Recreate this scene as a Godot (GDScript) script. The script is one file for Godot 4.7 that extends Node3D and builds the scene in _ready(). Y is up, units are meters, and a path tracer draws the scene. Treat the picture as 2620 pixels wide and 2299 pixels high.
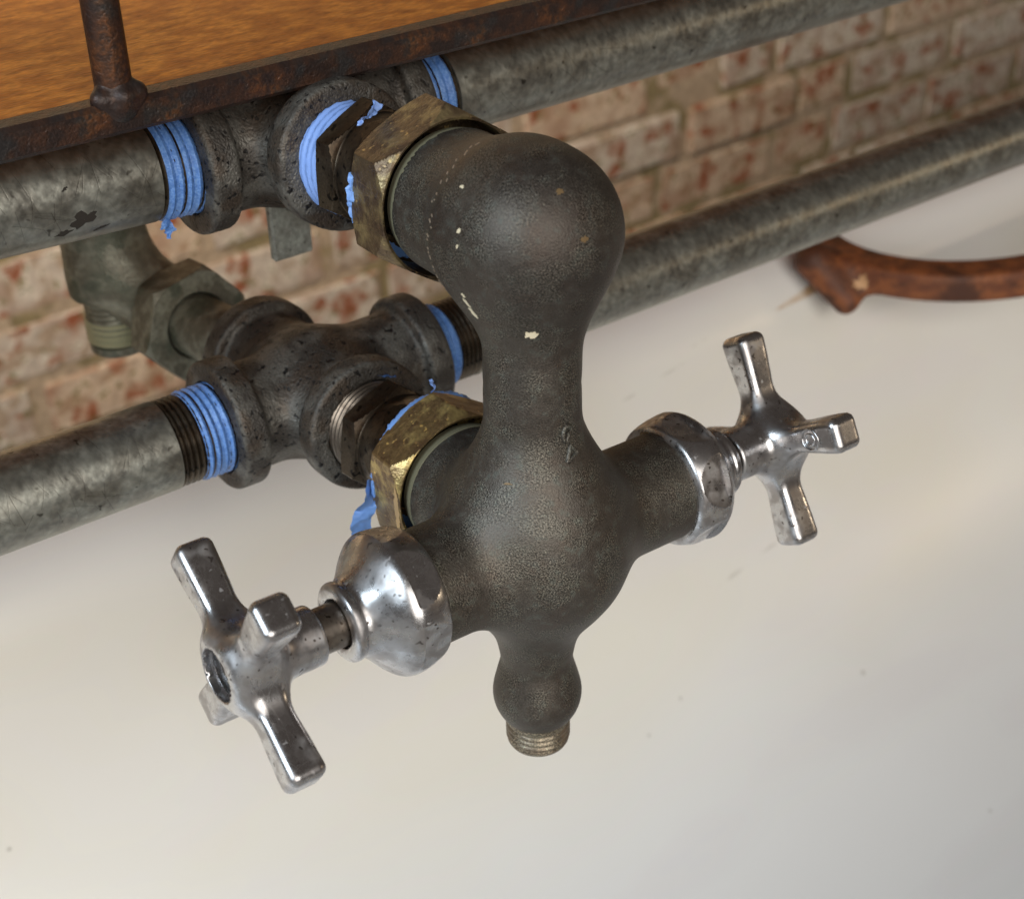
extends Node3D

# ---------------------------------------------------------------- helpers: noise and textures
var rng := RandomNumberGenerator.new()

func noise(sd: int, freq: float, oct := 3, type := FastNoiseLite.TYPE_SIMPLEX_SMOOTH) -> FastNoiseLite:
	var n := FastNoiseLite.new()
	n.seed = sd
	n.noise_type = type
	n.frequency = freq
	n.fractal_octaves = oct
	n.fractal_type = FastNoiseLite.FRACTAL_FBM if oct > 1 else FastNoiseLite.FRACTAL_NONE
	return n

func field(size: int, sd: int, freq: float, oct := 3, type := FastNoiseLite.TYPE_SIMPLEX_SMOOTH, sx := 1.0) -> PackedByteArray:
	var n := noise(sd, freq, oct, type)
	if type == FastNoiseLite.TYPE_CELLULAR:
		n.cellular_return_type = FastNoiseLite.RETURN_DISTANCE2_SUB
	var w := int(size * sx)
	var im := n.get_seamless_image(w, size, false, false, 0.12, true)
	if w != size:
		im.resize(size, size, Image.INTERPOLATE_CUBIC)
	im.convert(Image.FORMAT_L8)
	return im.get_data()

func paint(size: int, fn: Callable) -> ImageTexture:
	var d := PackedByteArray()
	d.resize(size * size * 3)
	for i in size * size:
		var c: Color = fn.call(i)
		var k := i * 3
		d[k] = clampi(int(c.r * 255.0), 0, 255)
		d[k + 1] = clampi(int(c.g * 255.0), 0, 255)
		d[k + 2] = clampi(int(c.b * 255.0), 0, 255)
	return ImageTexture.create_from_image(Image.create_from_data(size, size, false, Image.FORMAT_RGB8, d))

func grey(size: int, fn: Callable) -> ImageTexture:
	var d := PackedByteArray()
	d.resize(size * size)
	for i in size * size:
		d[i] = clampi(int(float(fn.call(i)) * 255.0), 0, 255)
	return ImageTexture.create_from_image(Image.create_from_data(size, size, false, Image.FORMAT_L8, d))

func st8(a: int, lo: float, hi: float) -> float:
	return smoothstep(lo, hi, a / 255.0)

func strokes(size: int, count: int, sd: int, len_lo: float, len_hi: float, ang: float, spread: float, wrap := true) -> PackedByteArray:
	# scratches: short straight strokes drawn into a field
	var d := PackedByteArray()
	d.resize(size * size)
	var r := RandomNumberGenerator.new()
	r.seed = sd
	for k in count:
		var x := r.randf() * size
		var y := r.randf() * size
		var a := ang + r.randfn(0.0, spread)
		var bend := r.randfn(0.0, 0.004)
		var n := int(r.randf_range(len_lo, len_hi))
		var v := int(r.randf_range(60, 255))
		for s in n:
			var px := posmod(int(x), size)
			var py := posmod(int(y), size)
			d[py * size + px] = maxi(d[py * size + px], v)
			x += cos(a)
			y += sin(a)
			a += bend
	return d

func mat(nm: String, tex: Texture2D, rough: float, metal: float, scale: float, height: Texture2D = null, depth_mm := 0.0, rough_tex: Texture2D = null, tri := true) -> StandardMaterial3D:
	var m := StandardMaterial3D.new()
	m.resource_name = nm
	if tex:
		m.albedo_texture = tex
	m.roughness = rough
	m.metallic = metal
	m.uv1_triplanar = tri
	m.uv1_scale = Vector3.ONE * scale
	m.uv1_triplanar_sharpness = 4.0
	if height:
		m.heightmap_enabled = true
		m.heightmap_texture = height
		m.heightmap_scale = depth_mm * 0.1
	if rough_tex:
		m.roughness_texture = rough_tex
		m.roughness_texture_channel = BaseMaterial3D.TEXTURE_CHANNEL_RED
	return m

# ---------------------------------------------------------------- helpers: things and parts
func thing(called: String, label: String, category: String, at := Vector3.ZERO, group := "") -> Node3D:
	var o := Node3D.new()
	o.name = called
	add_child(o, true)
	o.position = at
	o.set_meta("label", label)
	o.set_meta("category", category)
	if group:
		o.set_meta("group", group)
	return o

func part(called: String, mesh: Mesh, m: Material, parent: Node3D, label := "") -> MeshInstance3D:
	var o := MeshInstance3D.new()
	o.name = called
	o.mesh = mesh
	o.material_override = m
	parent.add_child(o, true)
	if label:
		o.set_meta("label", label)
	return o

func frame(at: Vector3, along: Vector3, up := Vector3.UP) -> Transform3D:
	# local +z runs along the axis
	var z := along.normalized()
	var x := up.cross(z)
	if x.length() < 0.01:
		x = Vector3.RIGHT
	x = x.normalized()
	return Transform3D(Basis(x, z.cross(x).normalized(), z), at)

# ---------------------------------------------------------------- helpers: shapes
class Grid:
	var v := PackedVector3Array()
	var n := PackedVector3Array()
	var uv := PackedVector2Array()
	var c := PackedColorArray()
	var ix := PackedInt32Array()
	func quad(a: int, b: int, cc: int, d: int) -> void:
		ix.append_array(PackedInt32Array([a, b, cc, a, cc, d]))
	func commit() -> ArrayMesh:
		for k in range(0, ix.size(), 3):     # faces turn the way their normals say
			var a := ix[k]
			var b := ix[k + 1]
			var d := ix[k + 2]
			if (v[d] - v[a]).cross(v[b] - v[a]).dot(n[a] + n[b] + n[d]) < 0.0:
				ix[k + 1] = d
				ix[k + 2] = b
		var arr := []
		arr.resize(Mesh.ARRAY_MAX)
		arr[Mesh.ARRAY_VERTEX] = v
		arr[Mesh.ARRAY_NORMAL] = n
		if uv.size() == v.size():
			arr[Mesh.ARRAY_TEX_UV] = uv
		if c.size() == v.size():
			arr[Mesh.ARRAY_COLOR] = c
		arr[Mesh.ARRAY_INDEX] = ix
		var m := ArrayMesh.new()
		m.add_surface_from_arrays(Mesh.PRIMITIVE_TRIANGLES, arr)
		return m

# a turned shape about local z; prof holds (s, r); flats: a hexagon of this apothem cuts it between s values
func lathe(tf: Transform3D, prof: Array, segs := 72, flats := 0.0, phi := 0.0, cut_from := -1e9, cut_to := 1e9, g: Grid = null, wob := 0.0) -> ArrayMesh:
	if g == null:
		g = Grid.new()
	var slope := []
	for k in prof.size() - 1:
		var d: Vector2 = prof[k + 1] - prof[k]
		slope.append(Vector2(-d.y, d.x).normalized() if d.length() > 1e-9 else Vector2(0, 1))   # (n_s, n_r)
	var wn := noise(int(abs(tf.origin.x * 1000.0)) + 7, 90.0, 2)
	for k in prof.size() - 1:
		var na: Vector2 = slope[k]
		var nb: Vector2 = slope[k]
		if k > 0 and slope[k].dot(slope[k - 1]) > 0.72:
			na = (slope[k] + slope[k - 1]).normalized()
		if k < prof.size() - 2 and slope[k].dot(slope[k + 1]) > 0.72:
			nb = (slope[k] + slope[k + 1]).normalized()
		var first := g.v.size()
		for e in 2:
			var p: Vector2 = prof[k + e]
			var nn: Vector2 = na if e == 0 else nb
			for j in segs + 1:
				var t := TAU * j / segs
				var r := p.y
				var nrm := Vector3(cos(t) * nn.y, sin(t) * nn.y, nn.x)
				if flats > 0.0 and p.x >= cut_from and p.x <= cut_to:
					var q := fposmod(t - phi, PI / 3.0) - PI / 6.0
					var lim := flats / cos(q)
					if r >= lim:
						r = lim
						var f := t - q
						nrm = Vector3(cos(f), sin(f), 0)
				if wob > 0.0:
					r += wob * wn.get_noise_3d(cos(t), sin(t), p.x * 10.0)
				g.v.append(tf * Vector3(cos(t) * r, sin(t) * r, p.x))
				g.n.append((tf.basis * nrm).normalized())
				g.uv.append(Vector2(t * 0.0134 / 0.1, p.x / 0.1))
		for j in segs:
			g.quad(first + j, first + j + 1, first + segs + 2 + j, first + segs + 1 + j)
	return g.commit()

# fine steps between two profile points, for shapes that are cut by a hexagon
func fine(prof: Array, step: float) -> Array:
	var out := []
	for k in prof.size() - 1:
		var a: Vector2 = prof[k]
		var b: Vector2 = prof[k + 1]
		var n := maxi(1, int((b - a).length() / step))
		for i in n:
			out.append(a.lerp(b, float(i) / n))
	out.append(prof[-1])
	return out

func curve(pts: Array, per := 6) -> Array:
	# Catmull-Rom through profile points
	var out := []
	for k in pts.size() - 1:
		var p0: Vector2 = pts[maxi(k - 1, 0)]
		var p1: Vector2 = pts[k]
		var p2: Vector2 = pts[k + 1]
		var p3: Vector2 = pts[mini(k + 2, pts.size() - 1)]
		for i in per:
			out.append(p1.cubic_interpolate(p2, p0, p3, float(i) / per))
	out.append(pts[-1])
	return out

func threads(s0: float, s1: float, r: float, depth: float, pitch: float, taper := 0.0) -> Array:
	var out := []
	var n := maxi(1, int(round(absf(s1 - s0) / pitch)))
	for k in n:
		var a := lerpf(s0, s1, (k + 0.0) / n)
		var b := lerpf(s0, s1, (k + 0.5) / n)
		out.append(Vector2(a, r - depth - taper * k))
		out.append(Vector2(lerpf(a, b, 0.75), r - taper * k))
		out.append(Vector2(lerpf(a, b, 1.25), r - taper * k))
	out.append(Vector2(s1, r - depth - taper * n))
	return out

func ridges(s0: float, s1: float, r: float, depth: float, count: int) -> Array:
	var out := []
	for k in count * 6 + 1:
		var f := float(k) / (count * 6)
		out.append(Vector2(lerpf(s0, s1, f), r - depth * (0.5 + 0.5 * cos(f * count * TAU))))
	return out

# surface nets over a distance function
func nets(f: Callable, box: AABB, cell: float, tint = null) -> ArrayMesh:
	var nx := int(ceil(box.size.x / cell)) + 1
	var ny := int(ceil(box.size.y / cell)) + 1
	var nz := int(ceil(box.size.z / cell)) + 1
	var val := PackedFloat32Array()
	val.resize(nx * ny * nz)
	var B := 5
	var reach := cell * B * 0.9 + cell * 1.5
	for bz in range(0, nz, B):
		for by in range(0, ny, B):
			for bx in range(0, nx, B):
				var mid: float = f.call(box.position + Vector3(bx + B * 0.5, by + B * 0.5, bz + B * 0.5) * cell)
				var far := absf(mid) > reach
				for z in range(bz, mini(bz + B, nz)):
					for y in range(by, mini(by + B, ny)):
						var row := (z * ny + y) * nx
						for x in range(bx, mini(bx + B, nx)):
							val[row + x] = mid if far else f.call(box.position + Vector3(x, y, z) * cell)
	var id := PackedInt32Array()
	id.resize(nx * ny * nz)
	id.fill(-1)
	var g := Grid.new()
	var off := [0, 1, nx, nx + 1, nx * ny, nx * ny + 1, nx * ny + nx, nx * ny + nx + 1]
	var e := cell * 0.4
	for z in nz - 1:
		for y in ny - 1:
			for x in nx - 1:
				var at := (z * ny + y) * nx + x
				var neg := 0
				for o in 8:
					if val[at + off[o]] < 0.0:
						neg += 1
				if neg == 0 or neg == 8:
					continue
				var sum := Vector3.ZERO
				var cnt := 0
				for o in 8:
					for b in [1, 2, 4]:
						if o & b:
							continue
						var va := val[at + off[o]]
						var vb := val[at + off[o | b]]
						if (va < 0.0) != (vb < 0.0):
							var t := va / (va - vb)
							var p := Vector3(o & 1, (o >> 1) & 1, (o >> 2) & 1)
							p[0 if b == 1 else (1 if b == 2 else 2)] += t
							sum += p
							cnt += 1
				var pos := box.position + (Vector3(x, y, z) + sum / cnt) * cell
				var gr := Vector3.ZERO
				for it in 2:
					gr = Vector3(f.call(pos + Vector3(e, 0, 0)) - f.call(pos - Vector3(e, 0, 0)), f.call(pos + Vector3(0, e, 0)) - f.call(pos - Vector3(0, e, 0)), f.call(pos + Vector3(0, 0, e)) - f.call(pos - Vector3(0, 0, e)))
					var len := gr.length() / (2.0 * e)
					if it == 0 and len > 0.2:
						pos -= gr.normalized() * clampf(float(f.call(pos)) / len, -cell, cell)
				id[at] = g.v.size()
				g.v.append(pos)
				g.n.append(gr.normalized())
				if tint != null:
					g.c.append(tint.call(pos, gr.normalized()))
	for z in range(1, nz - 1):
		for y in range(1, ny - 1):
			for x in range(1, nx - 1):
				var at := (z * ny + y) * nx + x
				var s0 := val[at] < 0.0
				for ax in 3:
					var step: int = [1, nx, nx * ny][ax]
					if s0 == (val[at + step] < 0.0):
						continue
					var u: int = [nx, nx * ny, 1][ax]
					var w: int = [nx * ny, 1, nx][ax]
					var a := id[at - u - w]
					var b := id[at - w]
					var cc := id[at]
					var d := id[at - u]
					if a < 0 or b < 0 or cc < 0 or d < 0:
						continue
					if s0:
						g.quad(a, d, cc, b)
					else:
						g.quad(a, b, cc, d)
	return g.commit()

func sm(a: float, b: float, k: float) -> float:
	var h := maxf(k - absf(a - b), 0.0) / k
	return minf(a, b) - h * h * k * 0.25

func cone(p: Vector3, a: Vector3, b: Vector3, ra: float, rb: float) -> float:
	var d := b - a
	var t := clampf((p - a).dot(d) / d.length_squared(), 0.0, 1.0)
	return (p - a - d * t).length() - lerpf(ra, rb, t)

# a cylinder with flat ends, edge rounded by e
func cyl(p: Vector3, a: Vector3, b: Vector3, r: float, e := 0.001) -> float:
	var d := b - a
	var l := d.length()
	d /= l
	var s := (p - a).dot(d)
	var q := Vector2((p - a - d * s).length() - r + e, absf(s - l * 0.5) - l * 0.5 + e)
	return minf(maxf(q.x, q.y), 0.0) + Vector2(maxf(q.x, 0), maxf(q.y, 0)).length() - e

func rbox(p: Vector3, h: Vector3, e: float) -> float:
	var q := p.abs() - h + Vector3(e, e, e)
	return Vector3(maxf(q.x, 0), maxf(q.y, 0), maxf(q.z, 0)).length() + minf(maxf(q.x, maxf(q.y, q.z)), 0.0) - e

# box with chamfered edges
func block(size: Vector3, ch: float, at := Vector3.ZERO, jit := 0.0, sd := 0) -> ArrayMesh:
	var r := RandomNumberGenerator.new()
	r.seed = sd + 11
	var h := size * 0.5
	var stl := SurfaceTool.new()
	stl.begin(Mesh.PRIMITIVE_TRIANGLES)
	stl.set_smooth_group(-1)
	var pt := func(sx: int, sy: int, sz: int, ax: int) -> Vector3:
		var p := Vector3(sx * h.x, sy * h.y, sz * h.z)
		for k in 3:
			if k != ax:
				p[k] -= [sx, sy, sz][k] * ch
		return p
	var wob := {}
	var put := func(a: Vector3) -> void:
		var key := (a * 10000.0).round()
		if not wob.has(key):
			wob[key] = Vector3(r.randfn(0, jit), r.randfn(0, jit), r.randfn(0, jit * 0.6))
		stl.add_vertex(at + a + wob[key])
	var tri := func(a: Vector3, b: Vector3, c: Vector3) -> void:
		if (b - a).cross(c - a).dot(a + b + c) > 0.0:
			put.call(a); put.call(c); put.call(b)
		else:
			put.call(a); put.call(b); put.call(c)
	var S := [-1, 1]
	for ax in 3:
		var u := (ax + 1) % 3
		var w := (ax + 2) % 3
		for s in S:
			var q := []
			for m in [[-1, -1], [1, -1], [1, 1], [-1, 1]]:
				var sg := [0, 0, 0]
				sg[ax] = s; sg[u] = m[0]; sg[w] = m[1]
				q.append(pt.call(sg[0], sg[1], sg[2], ax))
			tri.call(q[0], q[1], q[2]); tri.call(q[0], q[2], q[3])
	for ax in 3:   # edges along ax
		var u := (ax + 1) % 3
		var w := (ax + 2) % 3
		for su in S:
			for sw in S:
				var q := []
				for m in [[-1, u], [1, u], [1, w], [-1, w]]:
					var sg := [0, 0, 0]
					sg[ax] = m[0]; sg[u] = su; sg[w] = sw
					q.append(pt.call(sg[0], sg[1], sg[2], m[1]))
				tri.call(q[0], q[1], q[2]); tri.call(q[0], q[2], q[3])
	for sx in S:
		for sy in S:
			for sz in S:
				tri.call(pt.call(sx, sy, sz, 0), pt.call(sx, sy, sz, 1), pt.call(sx, sy, sz, 2))
	stl.generate_normals()
	return stl.commit()

# a thin crumpled ribbon through points, turning its width direction as it goes
func ribbon(pts: Array, widths: Array, sides: Array, crumple := 0.0004, sd := 1) -> ArrayMesh:
	var r := noise(sd, 350.0, 2)
	var g := Grid.new()
	var steps := 10
	var rows := []
	for k in pts.size() - 1:
		for i in steps + (1 if k == pts.size() - 2 else 0):
			var t := float(i) / steps
			var p: Vector3 = pts[k].cubic_interpolate(pts[k + 1], pts[maxi(k - 1, 0)], pts[mini(k + 2, pts.size() - 1)], t)
			rows.append([p, lerpf(widths[k], widths[k + 1], t), sides[k].lerp(sides[k + 1], t).normalized()])
	for a in rows.size():
		for b in 5:
			var p: Vector3 = rows[a][0] + rows[a][2] * rows[a][1] * (b / 4.0 - 0.5)
			p += Vector3(r.get_noise_3dv(p), r.get_noise_3dv(p + Vector3(3, 0, 0)), r.get_noise_3dv(p + Vector3(0, 5, 0))) * crumple
			g.v.append(p)
	for a in rows.size():
		for b in 5:
			var du := g.v[mini(a + 1, rows.size() - 1) * 5 + b] - g.v[maxi(a - 1, 0) * 5 + b]
			var dv := g.v[a * 5 + mini(b + 1, 4)] - g.v[a * 5 + maxi(b - 1, 0)]
			g.n.append(du.cross(dv).normalized())
	for a in rows.size() - 1:
		for b in 4:
			g.quad(a * 5 + b, a * 5 + b + 1, a * 5 + b + 6, a * 5 + b + 5)
	return g.commit()

# a small irregular flake of paint that lies on a distance surface
func flake(f: Callable, at: Vector3, rx: float, ry: float, turn: float, sd: int, thick := 0.00022, into: Grid = null) -> ArrayMesh:
	var r := noise(sd, 1.3, 2)
	var e := 0.0004
	var grad := func(p: Vector3) -> Vector3:
		return Vector3(f.call(p + Vector3(e, 0, 0)) - f.call(p - Vector3(e, 0, 0)), f.call(p + Vector3(0, e, 0)) - f.call(p - Vector3(0, e, 0)), f.call(p + Vector3(0, 0, e)) - f.call(p - Vector3(0, 0, e))).normalized()
	var p0 := at
	for k in 6:
		p0 -= grad.call(p0) * f.call(p0)
	var n0: Vector3 = grad.call(p0)
	var fr := frame(p0, n0)
	var g := into if into else Grid.new()
	var b0 := g.v.size()
	var segs := 20 if into == null else 9
	for ring in 4:
		for j in segs:
			var t := TAU * j / segs
			var k: float = [0.02, 0.6, 0.92, 1.0][ring] * (0.75 + 0.6 * r.get_noise_2d(cos(t) * 1.5, sin(t) * 1.5))
			var q := Vector2(cos(t) * rx * k, sin(t) * ry * k).rotated(turn)
			var p := fr * Vector3(q.x, q.y, 0)
			for it in 2:
				p -= grad.call(p) * f.call(p)
			var n: Vector3 = grad.call(p)
			p += n * [thick, thick, thick, -0.0002][ring]
			g.v.append(p)
			g.n.append(n)
	for ring in 3:
		for j in segs:
			g.quad(b0 + ring * segs + j, b0 + ring * segs + (j + 1) % segs, b0 + (ring + 1) * segs + (j + 1) % segs, b0 + (ring + 1) * segs + j)
	return g.commit() if into == null else null

# a thin raised line that follows a distance surface
func tube_on(f: Callable, pts: Array, r: float) -> ArrayMesh:
	var e := 0.0003
	var g := Grid.new()
	for k in pts.size():
		var p: Vector3 = pts[k]
		var n := Vector3.ZERO
		for it in 4:
			n = Vector3(f.call(p + Vector3(e, 0, 0)) - f.call(p - Vector3(e, 0, 0)), f.call(p + Vector3(0, e, 0)) - f.call(p - Vector3(0, e, 0)), f.call(p + Vector3(0, 0, e)) - f.call(p - Vector3(0, 0, e))).normalized()
			p -= n * f.call(p)
		var d: Vector3 = (pts[mini(k + 1, pts.size() - 1)] - pts[maxi(k - 1, 0)]).normalized()
		var w := d.cross(n).normalized()
		for j in 8:
			var o := n * cos(TAU * j / 8.0) * 0.8 + w * sin(TAU * j / 8.0)
			g.v.append(p + o * r)
			g.n.append(o.normalized())
	for k in pts.size() - 1:
		for j in 8:
			g.quad(k * 8 + j, k * 8 + (j + 1) % 8, k * 8 + 8 + (j + 1) % 8, k * 8 + 8 + j)
	return g.commit()

func mark_strokes() -> Array:
	# the founder's mark on the neck: an open round stroke over a triangle
	var c := Vector3(0.0062, 0.0400, 0.1230)
	var u := Vector3(0.75, -0.05, -0.66)
	var v := Vector3(0.10, 0.97, 0.20)
	var out := []
	var loop := []
	for k in 15:
		var t := 0.2 + 4.9 * k / 14.0
		loop.append(c + v * (0.0031 + 0.0019 * sin(t)) + u * (0.0018 * cos(t) - 0.0006))
	out.append(loop)
	var tri := []
	for q in [Vector2(-0.0016, -0.0042), Vector2(0.0004, -0.0002), Vector2(0.0024, -0.0034), Vector2(-0.0016, -0.0042)]:
		if tri.size():
			var last: Vector2 = tri[-1]
			for i in 4:
				tri.append(last.lerp(q, (i + 1) / 4.0))
		else:
			tri.append(q)
	out.append(tri.map(func(q: Vector2) -> Vector3: return c + u * q.x + v * q.y))
	out.append([c + v * 0.0012 - u * 0.0010, c + v * 0.0026 + u * 0.0002, c + v * 0.0036 - u * 0.0006])
	return out

# ---------------------------------------------------------------- the faucet body as a distance function
const UP0 := Vector3(0.0107, 0.0842, 0.0)            # axis of the upper union, from its tee
const LO0 := Vector3(0.0090, 0.0025, 0.0)            # axis of the lower union, from its cross
var UPD := Vector3(-0.040, 0.030, 1.0).normalized()
var LOD := Vector3(-0.036, 0.033, 1.0).normalized()
var AXD := Vector3(1.0, -0.034, 0.0).normalized()    # axis of the two valves
var BULB := Vector3(0.0074, 0.0902, 0.1085)
var BODY := Vector3(0.0052, 0.0060, 0.1100)

func on_up(z: float) -> Vector3:
	return UP0 + UPD * (z / UPD.z)

func on_lo(z: float) -> Vector3:
	return LO0 + LOD * (z / LOD.z)

func on_valve(x: float) -> Vector3:
	return BODY + AXD * ((x - BODY.x) / AXD.x)

func body_d(p: Vector3) -> float:
	var d := (p - BULB).length() - 0.0192
	d = sm(d, cyl(p, on_up(0.0770), on_up(0.100), 0.0178), 0.012)
	d = sm(d, cone(p, BULB + Vector3(0, -0.004, 0), Vector3(0.0050, 0.0520, 0.1100), 0.0168, 0.0096), 0.010)
	var b := (p - BODY) / Vector3(1.0, 1.06, 1.0)
	var e := b.length() - 0.0246
	e = sm(e, cyl(p, on_lo(0.0770), on_lo(0.100), 0.0176), 0.008)
	e = sm(e, cyl(p, on_valve(-0.0317), on_valve(0.0478), 0.0147, 0.0006), 0.0065)
	e = sm(e, cone(p, Vector3(0.0050, -0.012, 0.110), Vector3(0.0047, -0.0330, 0.110), 0.0128, 0.0092), 0.008)
	e = sm(e, cone(p, Vector3(0.0050, 0.022, 0.110), Vector3(0.0050, 0.0520, 0.110), 0.0165, 0.0096), 0.012)
	var s := (p - Vector3(0.0047, -0.0432, 0.110)) / Vector3(1.0, 1.0, 1.0)
	e = sm(e, s.length() - 0.0120, 0.005)
	return sm(d, e, 0.008)

func _ready() -> void:
	rng.seed = 5
	# ------------------------------------------------------------ camera
	var cam := Camera3D.new()
	cam.name = "camera"
	cam.transform = Transform3D(Basis(Vector3(0.79980168, -0.02428599, 0.59977284), Vector3(0.33594255, 0.84615532, -0.41371945), Vector3(-0.49745339, 0.53238273, 0.68491514)), Vector3(-0.18103637, 0.22773365, 0.35727255))
	var lens := CameraAttributesPhysical.new()
	lens.frustum_focal_length = 40.18
	lens.frustum_focus_distance = 0.37
	lens.frustum_near = 0.02
	lens.frustum_far = 30.0
	lens.exposure_aperture = 14.0
	cam.attributes = lens
	cam.fov = 33.26
	cam.near = 0.02
	cam.far = 30.0
	add_child(cam)
	cam.current = true
	# ------------------------------------------------------------ the room's dim air and the lamps
	var env := Environment.new()
	env.background_mode = Environment.BG_COLOR
	env.background_color = Color(0.072, 0.060, 0.052).linear_to_srgb()
	env.tonemap_mode = Environment.TONE_MAPPER_LINEAR
	env.tonemap_exposure = 1.0
	env.sdfgi_enabled = true
	env.ssao_enabled = true
	env.ssil_enabled = true
	var we := WorldEnvironment.new()
	we.name = "world"
	we.environment = env
	add_child(we)
	lamp("window_light", Vector3(-1.62, 1.02, 0.42), Vector3(0.0, 0.03, 0.06), Vector2(0.75, 0.95), Color(0.88, 0.95, 1.0), 2.7)
	lamp("room_light", Vector3(-0.95, 1.30, 3.10), Vector3(0.20, -0.20, 0.0), Vector2(2.8, 2.0), Color(1.0, 0.985, 0.955), 9.6)
	lamp("far_lamp", Vector3(1.75, 0.37, 1.30), Vector3(0.25, 0.0, 0.0), Vector2(0.22, 0.06), Color(1.0, 0.90, 0.76), 0.16)
	lamp("wall_lamp", Vector3(0.20, 0.55, -0.30), Vector3(0.40, 0.02, -1.0), Vector2(0.6, 0.2), Color(1.0, 0.90, 0.79), 1.2)
	build_textures()
	build_wall()
	build_sink()
	build_shelf()
	build_pipes()
	build_faucet()
	build_valve()
	build_bracket()

func lamp(called: String, at: Vector3, to: Vector3, size: Vector2, col: Color, energy: float) -> void:
	var l := AreaLight3D.new()
	l.name = called
	l.area_size = size
	l.area_normalize_energy = true
	l.light_color = col
	l.light_energy = energy
	l.area_range = 12.0
	l.area_attenuation = 2.0
	l.shadow_enabled = true
	add_child(l)
	l.look_at_from_position(at, to)

# ---------------------------------------------------------------- materials
var M := {}

func build_textures() -> void:
	var S := 1024
	var fineg := field(S, 1, 0.09, 2)
	var fine2 := field(S, 2, 0.045, 3)
	var worm := field(S, 3, 0.06, 2, FastNoiseLite.TYPE_CELLULAR)
	var mid := field(S, 4, 0.012, 4)
	var big := field(S, 5, 0.004, 4)
	var big2 := field(S, 6, 0.006, 4)
	var scr := strokes(S, 900, 7, 10, 90, 1.3, 0.5)
	var scr2 := strokes(S, 260, 8, 40, 260, 0.1, 0.15)
	var speck := field(S, 9, 0.03, 2)

	# cast bronze under a grey-brown skin, paler where it is rubbed
	var bz := paint(S, func(i: int) -> Color:
		var c := Color(0.372, 0.346, 0.320).lerp(Color(0.425, 0.405, 0.372), st8(big[i], 0.35, 0.7))
		c = c.lerp(Color(0.385, 0.335, 0.30), st8(big2[i], 0.55, 0.8) * 0.35)
		c = c.lerp(Color(0.385, 0.395, 0.37), st8(mid[i], 0.62, 0.85) * 0.6)
		var rough := 0.25 + 0.75 * st8(big[i], 0.38, 0.62)
		var k := 1.0 + rough * (0.66 * st8(fineg[i], 0.2, 0.85) - 0.38) + 0.20 * (mid[i] / 255.0 - 0.5) - 0.16 * (1.0 - st8(worm[i], 0.05, 0.2)) * rough
		c = Color(c.r * k, c.g * k, c.b * k)
		c = c.lerp(Color(0.60, 0.57, 0.47), st8(fineg[i], 0.70, 0.90) * st8(mid[i], 0.38, 0.68) * 0.42 * rough)
		c = c.lerp(Color(0.52, 0.50, 0.44), scr2[i] / 255.0 * 0.22)
		return c.lerp(Color(0.62, 0.60, 0.53), st8(speck[i], 0.87, 0.94) * 0.7))
	var bh := grey(S, func(i: int) -> float: return 0.55 * (0.35 + 0.65 * st8(big[i], 0.38, 0.62)) * fineg[i] / 255.0 + 0.25 * fine2[i] / 255.0 + 0.2 * st8(worm[i], 0.0, 0.3))
	var br := grey(S, func(i: int) -> float: return 0.36 + 0.18 * mid[i] / 255.0 + 0.16 * fineg[i] / 255.0)
	M.bronze = mat("bronze", bz, 1.0, 0.80, 21.0, bh, 0.17, br)
	M.bronze.vertex_color_use_as_albedo = true

	# galvanised pipe, mottled, scratched
	var gz := paint(S, func(i: int) -> Color:
		var c := Color(0.63, 0.62, 0.59).lerp(Color(0.72, 0.72, 0.69), st8(mid[i], 0.3, 0.75))
		c = c.lerp(Color(0.52, 0.49, 0.44), st8(big2[i], 0.5, 0.85) * 0.3)
		var k := 0.84 + 0.3 * (fine2[i] / 255.0)
		c = Color(c.r * k, c.g * k, c.b * k)
		c = c.lerp(Color(0.15, 0.13, 0.11), st8(speck[i], 0.82, 0.9) * 0.5)
		c = c.lerp(Color(0.16, 0.14, 0.12), scr[i] / 255.0 * 0.4)
		return c.lerp(Color(0.78, 0.78, 0.74), scr2[i] / 255.0 * 0.4))
	var gh := grey(S, func(i: int) -> float: return 0.45 * fine2[i] / 255.0 + 0.4 * mid[i] / 255.0 - 0.2 * scr[i] / 255.0 + 0.15)
	var gr := grey(S, func(i: int) -> float: return 0.24 + 0.14 * mid[i] / 255.0 + 0.14 * fine2[i] / 255.0)
	M.galv = mat("galvanised_steel", gz, 1.0, 0.86, 7.0, gh, 0.13, gr)
	M.galv.albedo_color = Color(0.84, 0.835, 0.82)
	M.strap = mat("zinc_strap", gz, 0.6, 0.3, 9.0, gh, 0.2)
	M.strap.albedo_color = Color(0.88, 0.90, 0.90)

	# black malleable iron with dark pits
	var iz := paint(S, func(i: int) -> Color:
		var c := Color(0.27, 0.25, 0.23).lerp(Color(0.40, 0.385, 0.36), st8(big2[i], 0.35, 0.72))
		c = c.lerp(Color(0.28, 0.225, 0.18), st8(big[i], 0.55, 0.8) * 0.6)
		var k := 0.84 + 0.3 * (fineg[i] / 255.0)
		c = Color(c.r * k, c.g * k, c.b * k)
		c = c.lerp(Color(0.10, 0.09, 0.085), st8(speck[i], 0.66, 0.74) * st8(mid[i], 0.42, 0.6))
		return c.lerp(Color(0.52, 0.50, 0.47), st8(scr[i], 0.5, 1.0) * 0.22))
	var ih := grey(S, func(i: int) -> float: return 0.4 * fineg[i] / 255.0 + 0.45 * fine2[i] / 255.0 - 0.35 * st8(speck[i], 0.66, 0.74) * st8(mid[i], 0.42, 0.6) + 0.15)
	M.iron = mat("malleable_iron", iz, 1.0, 0.5, 12.0, ih, 0.4, br)
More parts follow.
